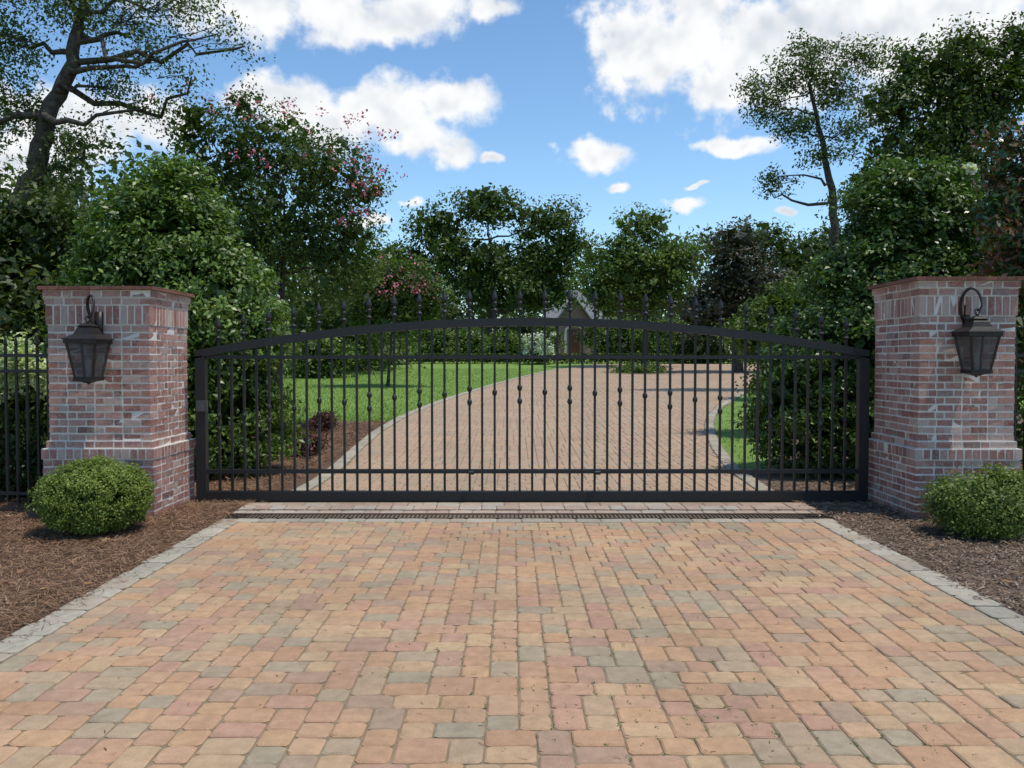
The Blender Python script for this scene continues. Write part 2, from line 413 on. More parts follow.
# ---------------------------------------------------------------- ground litter
def scatter(name,mat,n,xr,yr,L,W,seed,z=0.012,tilt=0.25,mask=None,zs=0.02):
    rng=np.random.default_rng(seed)
    x=rng.uniform(*xr,n); y=rng.uniform(*yr,n)
    if mask is not None:
        k=mask(x,y,rng); x=x[k]; y=y[k]; n=len(x)
    zz=np.array([H(v) for v in y])+z+rng.random(n)*zs
    a=rng.uniform(0,2*np.pi,n); t=np.stack([np.cos(a),np.sin(a),rng.normal(0,tilt,n)],1); t=unit(t)
    b=unit(np.cross(np.tile([0,0,1.0],(n,1))+rng.normal(0,tilt,(n,3)),t))
    l=(L*rng.uniform(0.5,1.3,n))[:,None]; w=(W*rng.uniform(0.6,1.4,n))[:,None]
    p=np.stack([x,y,zz],1)
    V=np.stack([p-t*l/2-b*w/2,p+t*l/2-b*w/2,p+t*l/2+b*w/2,p-t*l/2+b*w/2],1)
    return quads_obj(name,V,rng.random(n),mat)
thing(scatter('pine_straw',M_straw,90000,(-7.5,-2.72),(3.5,10.5),0.085,0.0036,1,zs=0.025,
  mask=lambda x,y,r:(x<-2.86+0.03*np.sin(y*5))|(r.random(len(x))<0.12)),'reddish brown pine straw covering the planting bed','pine straw',kind='stuff')
thing(scatter('bark_mulch',M_chip,56000,(3.05,8),(3.5,10.5),0.05,0.008,2,zs=0.02,tilt=0.2,
  mask=lambda x,y,r:(x>3.15+0.03*np.sin(y*4))|(r.random(len(x))<0.10)),'grey brown shredded bark mulch on the planting bed','mulch',kind='stuff')
thing(scatter('pine_straw',M_straw,15000,(-7,-2.8),(10.5,18.2),0.16,0.006,3,zs=0.035),'brown pine straw under the shrubs inside the gate','pine straw',kind='stuff')
thing(scatter('leaf_litter',M_litter,360,(-6,7),(3.6,8.3),0.055,0.025,5,z=0.03,tilt=0.4,mask=lambda x,y,r:(x<-2.95)|(x>3.2)),'dry tan leaves scattered over the mulch','leaf litter',kind='stuff')
thing(scatter('drive_debris',M_straw,320,(-2.6,2.9),(3.2,8.0),0.03,0.0035,6,z=0.015,tilt=0.1,zs=0.002),'bits of straw and twig lying on the pavers','debris',kind='stuff')
rng=np.random.default_rng(17)
wx=rng.integers(0,77,1500)*U-2.67+rng.normal(0,0.003,1500); wy=rng.uniform(3.2,7.9,1500)
k=(np.sin(wx*1.3+0.6)+np.sin(wy*1.9+wx*0.7)+rng.normal(0,0.5,1500))>0.9; wx=wx[k]; wy=wy[k]
pw=np.repeat(np.stack([wx,wy,np.full(len(wx),0.013)],1),5,axis=0)+rng.normal(0,0.006,(len(wx)*5,3))*np.array([1,2.2,0.3])
thing(quads_obj('joint_moss',leafquads(pw,0.012,rng,np.array([0,5,-1.0]),up=1.5),rng.random(len(pw)),M_moss),'tiny green moss and weeds in the paver joints','moss',kind='stuff')
rng=np.random.default_rng(11)
n=60000; gx=rng.uniform(-14,4,n); gy=18.3+rng.random(n)**1.6*26
k=np.array([gx[i]<DL(gy[i])-0.25 for i in range(n)]); gx=gx[k];gy=gy[k]
n2=16000; hx=rng.uniform(3.2,16,n2); hy=rng.uniform(11.6,36,n2)
k=np.array([hx[i]>DR(hy[i])+0.22 and (hx[i]<MR(hy[i]) or hy[i]>20) for i in range(n2)]); hx=hx[k];hy=hy[k]
gx=np.concatenate([gx,hx]);gy=np.concatenate([gy,hy]); n=len(gx)
p=np.stack([gx,gy,np.array([H(v) for v in gy])-0.012],1)
a=rng.uniform(0,2*np.pi,n); b=np.stack([np.cos(a),np.sin(a),np.zeros(n)],1); hgt=rng.uniform(0.03,0.055,n)[:,None]
lean=rng.normal(0,0.02,(n,3)); lean[:,2]=0; upv=np.array([0,0,1.0])
V=np.stack([p-b*0.008,p+b*0.008,p+upv*hgt+lean+b*0.003,p+upv*hgt+lean-b*0.003],1)
thing(quads_obj('grass',V,rng.random(n),M_blade),'short mown green lawn grass beside the drive','grass',kind='stuff')

# ---------------------------------------------------------------- brick pillars
def pillar(x0,x1,y0,y1,h,label):
    root=empty('brick_pillar',((x0+x1)/2,(y0+y1)/2,0),label,'pillar','brick gate pillars')
    rr=random.Random(int(abs(x0)*100)); T=0.095; jt=0.017
    def course(mb,e,z0,z1,bl,odd,jj=0.003):
        X0,X1,Y0,Y1=x0-e,x1+e,y0-e,y1+e
        for s in range(4):
            own=(s%2==0)^odd
            lo,hi=(X0,X1) if s%2==0 else (Y0,Y1)
            if not own: lo+=T; hi-=T
            if bl<0.15:
                k=max(1,int(round((hi-lo)/bl))); ls=[1.0]*k
            else:
                ls=[]; tot=0; kk=0 if own else 1
                while tot<(hi-lo)-0.04:
                    l=(0.2,0.105)[kk%2]; ls.append(l); tot+=l; kk+=1
            f=(hi-lo)/sum(ls); pos=lo; k=len(ls)
            for i,l in enumerate(ls):
                a=pos+(jt/2 if i or not own else 0); pos+=l*f; b=pos-(jt/2 if i<k-1 or not own else 0); p=rr.uniform(-0.003,0.003)
                if s==0: mb.box(a,b,Y0+p,Y0+T,z0+jt/2,z1-jt/2,rr.random(),jj)
                if s==2: mb.box(a,b,Y1-T,Y1+p,z0+jt/2,z1-jt/2,rr.random(),jj)
                if s==1: mb.box(X1-T,X1+p,a,b,z0+jt/2,z1-jt/2,rr.random(),jj)
                if s==3: mb.box(X0+p,X0+T,a,b,z0+jt/2,z1-jt/2,rr.random(),jj)
    core=MB()
    def c(e,z0,z1):
        i=0.004-e; core.box(x0+i,x1-i,y0+i,y1-i,z0,z1)
    CH=0.074
    pl=MB(); z=0
    for k in range(8): course(pl,0.045,z,z+CH,0.2,k%2==1); z+=CH
    c(0.045,-0.05,z)
    course(pl,0.055,z,z+0.11,0.08,False); c(0.055,z+0.001,z+0.11); z+=0.11
    course(pl,0.022,z,z+CH,0.2,True); c(0.022,z+0.001,z+CH); z+=CH
    pl.obj('plinth',M_brick,root)
    sh=MB(); zs=z
    top=h-0.39; n=int(round((top-z)/CH)); ch=(top-z)/n
    for k in range(n): course(sh,0,z,z+ch,0.2,k%2==0); z+=ch
    c(0,zs+0.001,z)
    course(sh,0.010,z,z+0.2,0.075,False); c(0.010,z+0.001,z+0.2); z+=0.2
    sh.obj('shaft',M_brick,root)
    cp=MB(); zc=z
    course(cp,0.016,z,z+CH,0.2,True); c(0.016,zc+0.001,z+CH); z+=CH
    course(cp,0.030,z,z+CH,0.2,False); c(0.030,z+0.001,z+CH); z+=CH
    cp.obj('corbel',M_brick,root)
    core.obj('mortar_joints',M_mortar,root)
    co=MB(); z1=h; e=0.065
    k=int(round((x1-x0+2*e)/0.1)); st=(x1-x0+2*e)/k; m=5; sy=(y1-y0+2*e)/m
    for i in range(k):
        for j in range(m):
            X=x0-e+i*st; Y=y0-e+j*sy
            co.box(X+0.002,X+st-0.002,Y+0.002,Y+sy-0.002,z+0.002,z1-0.004+rr.uniform(-.001,.001),rr.random(),0.001)
    co.obj('coping',M_cope,root)
    return root
pillar(-4.66,-3.64,8.24,9.2,2.33,'pink antique brick gate pillar beside a round boxwood')
pillar(4.07,5.03,8.2,9.2,2.42,'pink antique brick gate pillar beside a loose green shrub')

# ---------------------------------------------------------------- lanterns
def lantern(x,z0,label):
    yw=8.2; y=8.0
    root=empty('wall_lantern',(x,yw,z0),label,'lantern','lanterns on the gate pillars')
    def sq(mb,zs,ws,cap=True): mb.tube([(x,y,z) for z in zs],[w/2*math.sqrt(2) for w in ws],4,rot=math.pi/4,cap=cap)
    zb=z0+0.06; zt=z0+0.42; wb=0.17; wt=0.285
    fr=MB()
    for sx in(-1,1):
        for sy in(-1,1):
            fr.tube([(x+sx*wb/2,y+sy*wb/2,zb),(x+sx*wt/2,y+sy*wt/2,zt)],0.014,4)
    for w,z in((wb,zb),(wt,zt)):
        for s in(-1,1):
            fr.box(x-w/2-0.018,x+w/2+0.018,y+s*w/2-0.016,y+s*w/2+0.016,z-0.02,z+0.016)
            fr.box(x+s*w/2-0.016,x+s*w/2+0.016,y-w/2+0.017,y+w/2-0.017,z-0.019,z+0.015)
    sq(fr,[zb-0.045,zb-0.03,zb-0.021],[0.05,0.10,wb+0.02])
    fr.tube([(x,y,z0),(x,y,z0+0.01),(x,y,z0+0.02),(x,y,z0+0.03)],[0.004,0.016,0.016,0.006],10)
    fr.obj('frame',M_lamp,root)
    gl=MB()
    a=wb/2-0.004; b=wt/2-0.004
    for k in range(4):
        c,s=math.cos(k*math.pi/2),math.sin(k*math.pi/2)
        R=lambda px,py:(x+px*c-py*s,y+px*s+py*c)
        gl.poly([(*R(-a+.01,-a),zb+.016),(*R(a-.01,-a),zb+.016),(*R(b-.01,-b),zt-.018),(*R(-b+.01,-b),zt-.018)],[(0,1,2,3)])
    gl.obj('glass',M_glass,root)
    ca=MB(); ca.tube([(x,y,zb),(x,y,zb+0.17),(x,y,zb+0.2)],[0.022,0.022,0.004],10); ca.obj('candle',M_candle,root)
    ro=MB()
    sq(ro,[zt+0.017,zt+0.028,zt+0.07,zt+0.12,zt+0.14],[wt+0.06,wt+0.05,wt*0.68,0.15,0.12])
    sq(ro,[zt+0.141,zt+0.15,zt+0.165,zt+0.18],[0.13,0.14,0.10,0.04])
    ro.tube([(x,y,zt+0.175),(x,y,zt+0.195),(x,y,zt+0.21)],[0.012,0.02,0.008],8)
    ro.obj('roof',M_lamp,root)
    br=MB(); zr=zt+0.21
    br.box(x-0.035,x+0.035,yw-0.006,yw+0.03,z0+0.46,z0+0.72)
    pts=[]
    for k in range(17):
        t=k/16; an=math.pi*(1.12-1.25*t)
        pts.append((x-0.015+0.062*math.cos(an)*1.0, yw-0.03-(yw-y-0.03)*t, zr+0.12+0.125*math.sin(an)))
    pts.append((x+0.03,y,zr+0.04)); pts.append((x,y,zr+0.02))
    br.tube([(x-0.02,yw-0.01,zr-0.08),(x-0.06,yw-0.02,zr+0.0)]+pts,[0.016]*4+[0.016-0.0004*i for i in range(17)],8)
    ring=[(x+0.025*math.sin(a),y,zr+0.012+0.025*math.cos(a)) for a in [2*math.pi*i/12 for i in range(13)]]
    br.tube(ring,0.007,6)
    br.obj('bracket',M_lamp,root,smooth=True)
lantern(-4.13,1.35,'dark bronze four-sided lantern on brick pillar, tapering downwards')
lantern(4.53,1.42,'dark bronze four-sided lantern on brick pillar, tapering downwards')

# ---------------------------------------------------------------- gate
g=empty('driveway_gate',((GX0+GX1)/2,GY,0.02),'wide black iron sliding gate with arched top and finials','gate')
mb=MB()
mb.box(GX0,GX0+0.11,GY-0.045,GY+0.045,0.023,1.63); mb.box(GX1-0.11,GX1,GY-0.045,GY+0.045,0.023,1.63)
mb.box(GX0+0.111,GX1-0.111,GY-0.045,GY+0.045,0.023,0.125)
mb.obj('frame',M_iron,g)
mb=MB(); mb.box(GX0+0.112,GX1-0.112,GY-0.028,GY+0.028,0.325,0.37); mb.obj('lower_rail',M_iron,g)
mb=MB(); mb.box(GX0+0.112,GX1-0.112,GY-0.028,GY+0.028,1.60,1.64); mb.obj('upper_rail',M_iron,g)
cx=(GX0+GX1)/2; hw=(GX1-GX0)/2
ZS=1.65; ZP=2.01
Rr=(hw*hw+(ZP-ZS)**2)/(2*(ZP-ZS))
def arch(x): return ZP-Rr+math.sqrt(Rr*Rr-(x-cx)**2)
mb=MB(); n=64; vs=[];fs=[]
for i in range(n+1):
    x=GX0+(GX1-GX0)*i/n; za=arch(x)
    vs+=[(x,GY-0.045,za-0.045),(x,GY+0.045,za-0.045),(x,GY+0.045,za+0.045),(x,GY-0.045,za+0.045)]
for i in range(n):
    for k in range(4):
        k2=(k+1)%4; fs.append((i*4+k,(i+1)*4+k,(i+1)*4+k2,i*4+k2))
fs+=[(0,1,2,3),(n*4+3,n*4+2,n*4+1,n*4)]
mb.poly(vs,fs); mb.obj('arched_rail',M_iron,g)
npk=51; sp=(GX1-GX0-0.22)/(npk+1)
fin_me=None
for i in range(npk):
    x=GX0+0.11+sp*(i+1); mb=MB(); tall=(i%2==0); q=0.0125
    if tall:
        zt=arch(x)+0.15
        mb.box(x-q,x+q,GY-q,GY+q,0.10,zt)
        zk=(arch(x)-0.78)
        for z in ((zk,) if i%4 else (zk+0.05,zk-0.10)):
            mb.tube([(x,GY,z-0.034),(x,GY,z-0.02),(x,GY,z),(x,GY,z+0.02),(x,GY,z+0.034)],[0.015,0.024,0.029,0.024,0.015],8)
    else:
        mb.box(x-q,x+q,GY-q,GY+q,0.10,arch(x)-0.02)
    pk=mb.obj('picket',M_iron,g)
    if tall:
        if fin_me is None:
            f=MB()
            f.tube([(0,0,-0.035),(0,0,-0.02),(0,0,-0.01),(0,0,0.005)],[0.018,0.036,0.036,0.018],8)
            f.tube([(0,0,0.0),(0,0,0.04),(0,0,0.05),(0,0,0.07),(0,0,0.085),(0,0,0.12),(0,0,0.15),(0,0,0.22)],[0.015,0.013,0.028,0.030,0.014,0.034,0.028,0.002],8)
            fo=f.obj('finial',M_iron); fin_me=fo.data
        else:
            fo=bpy.data.objects.new('finial',fin_me); COL.objects.link(fo)
        fo.parent=pk; fo.location=(x-g.location.x,0,arch(x)+0.15-g.location.z)
mb=MB()
mb.box(GX0+0.02,GX0+0.14,GY-0.075,GY-0.046,1.02,1.14)
mb.obj('latch',simple('dull_latch',(0.05,0.05,0.05),(0.10,0.10,0.10),20,0.5,0),g)
for xx in (-0.45,0.95):
    mb=MB(); mb.tube([(xx-0.03,GY-0.07,0.34),(xx+0.03,GY-0.07,0.34)],0.022,10)
    mb.obj('roller',M_iron,g)

def fence(x0,x1,y,label):
    root=empty('iron_fence',((x0+x1)/2,y,0),label,'fence','iron fences beside the pillars')
    mb=MB()
    for z in(0.12,1.45,1.62): mb.box(x0,x1,y-0.015,y+0.015,z,z+0.035)
    mb.obj('rail',M_iron,root)
    x=x0+0.06; me=None
    while x<x1:
        if me is None:
            f=MB(); f.box(-0.01,0.01,-0.0155,0.0155,0.03,1.74); f.tube([(0,0,1.74),(0,0,1.76),(0,0,1.79),(0,0,1.86)],[0.012,0.022,0.02,0.002],6)
            o=f.obj('picket',M_iron); me=o.data
        else: o=bpy.data.objects.new('picket',me); COL.objects.link(o)
        o.parent=root; o.location=(x-root.location.x,0,0); x+=0.115
fence(-8.2,-4.68,8.9,'black iron picket fence meeting a brick pillar')
fence(5.06,8.0,8.9,'black iron picket fence meeting a brick pillar')

# ---------------------------------------------------------------- planting
make_tree('boxwood_bush','round clipped light green boxwood bush on pine straw','bush',(-3.83,7.5,0),
   [(-3.83,7.5,0.33,0.46,0.43,0.335)],[(-3.83,7.5,0),(-3.83,7.5,0.4)],0.04,M_box,leaf=0.022,nclump=800,per=60,cr=0.062,seed=21,core=0.15,rmin=0.86,limb=False,asp=0.65,sprig=0.10,outw=0.8,up=0.7)
make_tree('evergreen_shrub','loose yellow green low shrub on bark mulch','shrub',(4.35,7.5,0),
   [(4.25,7.4,0.27,0.42,0.40,0.28),(4.58,7.5,0.33,0.30,0.3,0.26),(4.02,7.4,0.30,0.2,0.25,0.20)],[(4.3,7.5,0),(4.3,7.5,0.4)],0.03,M_shr,leaf=0.032,nclump=420,per=50,cr=0.10,seed=22,core=0.15,rmin=0.7,asp=0.5,sprig=0.25,outw=0.8,up=0.7)
G='clipped evergreens behind the gate pillars'
make_tree('evergreen_tree','dense glossy rounded evergreen behind brick pillar','tree',(-4.8,11.6,0.0),
  [pb(168,205,11.6,52,42),pb(165,245,11.6,78,52),pb(168,290,11.6,100,58),pb(172,350,11.5,112,70),pb(190,425,11.4,100,68),pb(225,330,11.3,55,60)],
  [(-4.8,11.6,0),(-4.75,11.6,1.5),(-4.7,11.6,3.4)],0.12,M_ligus,leaf=0.080,nclump=1350,per=58,cr=0.20,seed=1,core=0.2,rmin=0.86,group=G,sprig=0.12,uni=True,outw=0.8,up=0.6)
make_tree('evergreen_tree','broad deep green evergreen behind brick pillar','tree',(5.3,11.6,0.0),
  [pb(905,205,11.6,58,44),pb(925,245,11.6,76,52),pb(900,290,11.6,92,58),pb(880,355,11.5,108,62),pb(845,425,11.4,92,58),pb(970,320,11.6,70,90),pb(800,395,11.3,42,48)],
  [(5.3,11.6,0),(5.35,11.6,1.5),(5.5,11.6,3.4)],0.12,M_ligd,leaf=0.074,nclump=1550,per=62,cr=0.18,seed=2,core=0.2,rmin=0.86,group=G,sprig=0.12,uni=True,outw=0.8,up=0.6)
rr=random.Random(5)
bl=[P(345,125,16),P(372,162,16),P(300,108,16.5),P(340,178,15.6),P(240,98,16.5),P(385,190,16.2),P(320,140,15.6),P(180,95,16.6),P(362,128,16),P(275,125,16),P(255,150,15.5),P(390,175,16.2),P(350,150,15.6),P(355,215,15.6),P(375,135,16.2),P(215,105,16.2)]
bl=[(b[0]+rr.uniform(-.4,.4),b[1]+rr.uniform(-.3,.3),b[2]+rr.uniform(-.25,.25)) for b in bl for _ in range(3)]
make_tree('crepe_myrtle','tall crepe myrtle with pink blossom at its branch tips','tree',(-4.9,17,H(17)),
  [pb(275,150,17,50,38),pb(215,170,17,46,50),pb(330,170,16.5,46,38),pb(300,225,17,80,50),pb(345,255,17,42,50),pb(230,250,17,80,60),pb(195,125,17,26,26),pb(245,110,17,24,18),pb(360,190,17,24,20)],
  [(-4.9,17,H(17)),(-4.8,17,2.2),(-4.7,17,4.2)],0.13,M_myr,leaf=0.085,nclump=500,per=60,cr=0.32,seed=3,core=0.10,rmin=0.4,sprig=0.4,
  blossom=dict(pts=bl,per=12,r=0.12,size=0.055,mat=M_pink),group='pink crepe myrtles inside the gate')
bl=[P(rr.uniform(368,440),rr.uniform(258,300),29) for _ in range(40)]
make_tree('crepe_myrtle','small spreading crepe myrtle with pink blossom by the lawn','tree',(P(388,370,30)[0],30,H(30)),
  [pb(400,285,30,42,26),pb(370,300,30,35,28),pb(430,300,30,28,24),pb(395,320,30,40,20)],
  [(P(388,370,30)[0],30,H(30)),P(392,330,30),P(398,300,30)],0.06,M_myr,leaf=0.14,nclump=160,per=54,cr=0.46,seed=4,core=0.12,rmin=0.4,
  blossom=dict(pts=bl,per=7,r=0.22,size=0.075,mat=M_pink),group='pink crepe myrtles inside the gate')
D=15.5
make_tree('live_oak','tall leaning oak with crooked limbs and thin foliage','tree',(P(8,350,D)[0],D,H(D)),
  [pb(15,40,D,38,40),pb(75,5,D,42,36),pb(138,25,D,38,36),pb(190,10,D,30,26),pb(30,112,D,34,36),pb(112,90,D,28,28),pb(-20,100,D,50,60),pb(165,60,D,24,20),pb(88,150,D,30,30),pb(30,-20,D,60,30),pb(130,-20,D,50,22),pb(222,38,D,20,16),pb(150,112,D,16,16),pb(50,185,D,36,24),pb(248,50,D,10,8),pb(195,80,D,14,14)],
  [(P(8,350,D)[0],D,H(D)),P(12,300,D),P(18,230,D),P(38,175,D),P(48,130,D),P(76,75,D),P(82,30,D),P(102,-10,D)],0.28,M_oak,leaf=0.075,nclump=400,per=60,cr=0.32,seed=5,core=0.0,rmin=0.1,flat=1.0,sprig=0.5,wig=0.24,twig=0.04,lf=0.5)
make_tree('evergreen_tree','broad dark evergreen tree behind the iron fence','tree',(P(40,350,13.5)[0],13.5,H(13.5)),
  [pb(40,230,13.5,50,42),pb(-10,260,13.5,60,65),pb(50,300,13.5,60,60),pb(10,380,13,90,70),pb(-60,330,13,60,110)],
  [(P(40,350,13.5)[0],13.5,0.02),(P(40,350,13.5)[0],13.5,2.0),(P(30,250,13.5))],0.15,M_oakd,leaf=0.10,nclump=480,per=60,cr=0.32,seed=6,core=0.25,rmin=0.6,sprig=0.2)
bl=[(rr.uniform(-5.9,-5.15),rr.uniform(9.05,9.2),rr.uniform(1.1,1.76)) for _ in range(30)]
make_tree('hydrangea_bush','hydrangea bush with lime white flower heads behind iron fence','bush',(-5.6,9.8,0),
  [(-5.6,9.8,0.8,0.8,0.5,0.8)],[(-5.6,9.8,0),(-5.6,9.8,0.8)],0.04,M_oak,leaf=0.08,nclump=150,per=46,cr=0.22,seed=7,core=0.2,
  blossom=dict(pts=bl,per=70,r=0.11,size=0.05,mat=M_lime))
make_tree('nandina_shrub','low shrub with a few rusty leaves behind iron fence','shrub',(-5.75,9.3,0),
  [(-5.7,9.3,0.35,0.7,0.12,0.35),(-5.95,9.3,2.05,0.22,0.15,0.16)],[(-5.9,9.3,0),(-6.0,9.3,1.0),(-5.95,9.3,1.95)],0.02,M_nan,leaf=0.07,nclump=90,per=36,cr=0.18,seed=8,core=0.1,flat=0.8)
make_tree('live_oak','broad dark green oak rising behind the lawn','tree',(P(490,350,62)[0],62,H(62)),
  [pb(438,228,62,36,20),pb(490,208,62,40,22),pb(545,225,62,42,22),pb(465,260,62,66,26),pb(545,262,62,42,24),pb(400,268,62,34,26),pb(500,290,62,70,25),pb(575,245,62,20,12),pb(545,292,62,26,20)],
  [(P(490,350,62)[0],62,H(62)),P(492,300,62),P(490,240,62)],0.5,M_oak,leaf=0.30,nclump=400,per=54,cr=1.05,seed=9,core=0.14,rmin=0.3,flat=0.6,sprig=0.3)
make_tree('shade_tree','mid green spreading tree near the turning drive','tree',(P(640,350,46)[0],46,H(46)),
  [pb(640,228,46,30,20),pb(625,262,46,50,28),pb(672,262,46,32,26),pb(612,285,46,34,24),pb(655,292,46,48,26),pb(604,300,46,18,18)],
  [(P(645,350,46)[0],46,H(46)),P(645,300,46),P(640,250,46)],0.2,M_bright,leaf=0.21,nclump=300,per=54,cr=0.68,seed=10,core=0.12,rmin=0.3,sprig=0.2)
make_tree('dark_tree','dark purple green tree beyond the drive','tree',(P(738,350,40)[0],40,H(40)),
  [pb(735,250,40,34,26),pb(738,285,40,46,30),pb(715,312,40,40,28),pb(770,300,40,35,30)],
  [(P(738,350,40)[0],40,H(40)),P(738,300,40),P(736,255,40)],0.22,leaf_mat('dusky_leaves',[(0,(0.03,0.035,0.02)),(0.6,(0.065,0.065,0.038)),(1,(0.12,0.10,0.055))],0.2),leaf=0.2,nclump=200,per=48,cr=0.65,seed=12,core=0.2,rmin=0.35,sprig=0.2)
make_tree('shade_tree','feathery green tree beyond the evergreen shrubs','tree',(P(800,350,55)[0],55,H(55)),
  [pb(760,240,55,30,18),pb(800,255,55,42,22),pb(830,250,55,30,26),pb(790,285,55,60,28),pb(722,245,58,26,14)],
  [(P(800,350,55)[0],55,H(55)),P(800,300,55),P(798,255,55)],0.3,M_oak,leaf=0.26,nclump=230,per=50,cr=0.95,seed=13,core=0.12,rmin=0.35,sprig=0.15)
D=27
make_tree('pine_oak_tree','tall thin tree with leaning trunk and open layered crown','tree',(P(835,350,D)[0],D,H(D)),
  [pb(808,66,D,36,20),pb(762,106,D,24,16),pb(838,92,D,32,20),pb(796,128,D,26,14),pb(776,178,D,18,10),pb(858,60,D,22,16),pb(818,156,D,22,12),pb(750,88,D,14,8),pb(848,130,D,18,14),pb(768,192,D,12,6),pb(785,88,D,18,12)],
  [(P(835,350,D)[0],D,H(D)),P(834,250,D),P(830,190,D),P(818,140,D),P(806,85,D)],0.19,M_oak,leaf=0.115,nclump=240,per=54,cr=0.40,seed=14,core=0.0,rmin=0.2,flat=0.8,sprig=0.45,wig=0.18,twig=0.05,lf=0.5)
D=21
make_tree('live_oak','large dark leafy oak towering behind the evergreen','tree',(P(945,350,D)[0],D,H(D)),
  [pb(930,78,D,44,32),pb(888,112,D,34,32),pb(985,96,D,54,46),pb(895,168,D,46,40),pb(970,195,D,72,58),pb(864,200,D,28,30),pb(1035,66,D,46,34),pb(1020,260,D,60,70),pb(900,64,D,20,14),pb(960,50,D,28,16),pb(1010,45,D,24,14),pb(945,135,D,44,32)],
  [(P(945,350,D)[0],D,H(D)),P(945,250,D),P(940,150,D),P(935,90,D)],0.28,M_oak,leaf=0.115,nclump=740,per=64,cr=0.42,seed=15,core=0.08,rmin=0.3,flat=0.75,sprig=0.45,wig=0.18,lf=0.5)
D=9.8
make_tree('magnolia_tree','magnolia with glossy dark leaves, rust brown undersides and white bloom','tree',(P(1045,350,D)[0],D,0),
  [pb(1012,165,D,34,28),pb(1005,215,D,36,30),pb(1030,265,D,40,34),pb(1050,190,D,40,60),pb(1060,330,D,50,70),pb(1000,140,D,18,12)],
  [(P(1045,350,D)[0],D,0),P(1045,280,D),P(1040,200,D),P(1025,150,D)],0.10,M_mag,leaf=0.10,nclump=170,per=46,cr=0.2,seed=16,core=0.03,rmin=0.3,asp=0.4,
  blossom=dict(pts=[P(966,170,D-0.1)],per=40,r=0.05,size=0.08,mat=M_white))
make_tree('camellia_shrub','bright green camellia shrub near the drive','shrub',(P(800,420,16)[0],16,H(16)),
  [pb(798,308,16,46,22),pb(775,335,16,50,30),pb(840,330,16,55,40),pb(805,380,16,55,40)],
  [(P(800,400,16)[0],16,H(16)),P(800,360,16),P(800,320,16)],0.08,M_bright,leaf=0.085,nclump=340,per=56,cr=0.26,seed=17,core=0.2,rmin=0.6,sprig=0.2)
make_tree('camellia_shrub','low mid green shrub beside the drive edging','shrub',(P(790,400,24)[0]+0.6,24,H(24)),
  [pb(785,330,24,36,22),pb(790,355,24,40,20)],[(P(790,380,24)[0],24,H(24)),P(787,340,24)],0.06,M_ligus,leaf=0.13,nclump=100,per=44,cr=0.38,seed=18,core=0.2,rmin=0.5)
for k,(px,v,d) in enumerate([(322,415,16.5),(306,440,13.2)]):
    x,y,_=P(px,v,d)
    make_tree('loropetalum_bush','small reddish purple bush in the mulch beside drive','bush',(x,y,H(y)),
      [(x,y,H(y)+0.2,0.3,0.3,0.2)],[(x,y,H(y)),(x,y,H(y)+0.3)],0.02,M_red,leaf=0.05,nclump=60,per=30,cr=0.13,seed=30+k,core=0.1,rmin=0.5,group='reddish bushes by the lawn')
y=50.2; x=P(538,343,y)[0]
bl=[(x+rr.uniform(-.95,.95),y-0.95,H(y)+rr.uniform(.6,1.8)) for _ in range(44)]
make_tree('hydrangea_bush','light green bush dotted with white flower heads near house','bush',(x,y,H(y)),
  [(x,y,H(y)+0.8,1.0,0.8,0.85)],[(x,y,H(y)),(x,y,H(y)+0.6)],0.04,M_bright,leaf=0.16,nclump=60,per=30,cr=0.35,seed=40,core=0.2,
  blossom=dict(pts=bl,per=26,r=0.17,size=0.12,mat=M_white))
fs_=[(430,346,56,M_bright,30),(470,344,57,M_ligus,26),(505,345,55,M_bright,22),(385,345,50,M_ligus,34),(345,340,44,M_oak,36),(622,340,58,M_oak,30),(665,342,56,M_bright,34),(700,342,52,M_oakd,34),(320,350,36,M_ligus,30),(520,335,66,M_oak,34),(480,330,68,M_oakd,50),(430,330,68,M_oakd,50),(640,330,64,M_oakd,44),(606,336,68,M_oak,28),(690,325,66,M_oakd,50),(536,322,70,M_oak,30)]
for k,(px,v,d,m,r) in enumerate(fs_):
    x,y,_=P(px,v,d); a=r/F*d
    make_tree('garden_shrub','rounded green garden shrub at the far lawn edge','shrub',(x,y,H(y)),
      [(x,y,H(y)+a*0.6,a,a*0.8,a*0.7)],[(x,y,H(y)),(x,y,H(y)+a*0.5)],0.05,m,leaf=0.2,nclump=80,per=40,cr=0.55,seed=50+k,core=0.2,rmin=0.5,group='garden shrubs round the far lawn',sprig=0.2)
x,y=6.2,40
make_tree('garden_shrub','low green planting on the small island in the drive','shrub',(x,y,H(y)),
  [(x,y,H(y)+0.12,1.5,1.3,0.25)],[(x,y,H(y)),(x,y,H(y)+0.2)],0.03,M_bright,leaf=0.12,nclump=110,per=30,cr=0.3,seed=70,core=0.1)
def hedge(x0,x1,y,h,label,seed):
    rng=np.random.default_rng(seed); z=H(y); n=26000
    q=np.stack([rng.uniform(x0,x1,n),y+rng.uniform(-0.45,0.45,n),z+rng.random(n)**0.6*h],1)
    o=empty('clipped_hedge',((x0+x1)/2,y,z),label,'hedge')
    quads_obj('foliage',leafquads(q,0.16,rng,np.array([(x0+x1)/2,y,z])),rng.random(n),M_oakd,o)
hedge(-20,26,51.2,0.62,'long low clipped dark green hedge across the lawn end',5)
rng=np.random.default_rng(99)
cen=[];
for k in range(1100):
    x=rng.uniform(-150,150); d=rng.uniform(95,125); hh=9.5+2.5*math.sin(x*0.09)+1.5*math.sin(x*0.31+1)
    cen.append((x,d,H(d)+rng.random()**0.7*hh))
cen=np.array(cen); idx=np.repeat(np.arange(len(cen)),100)
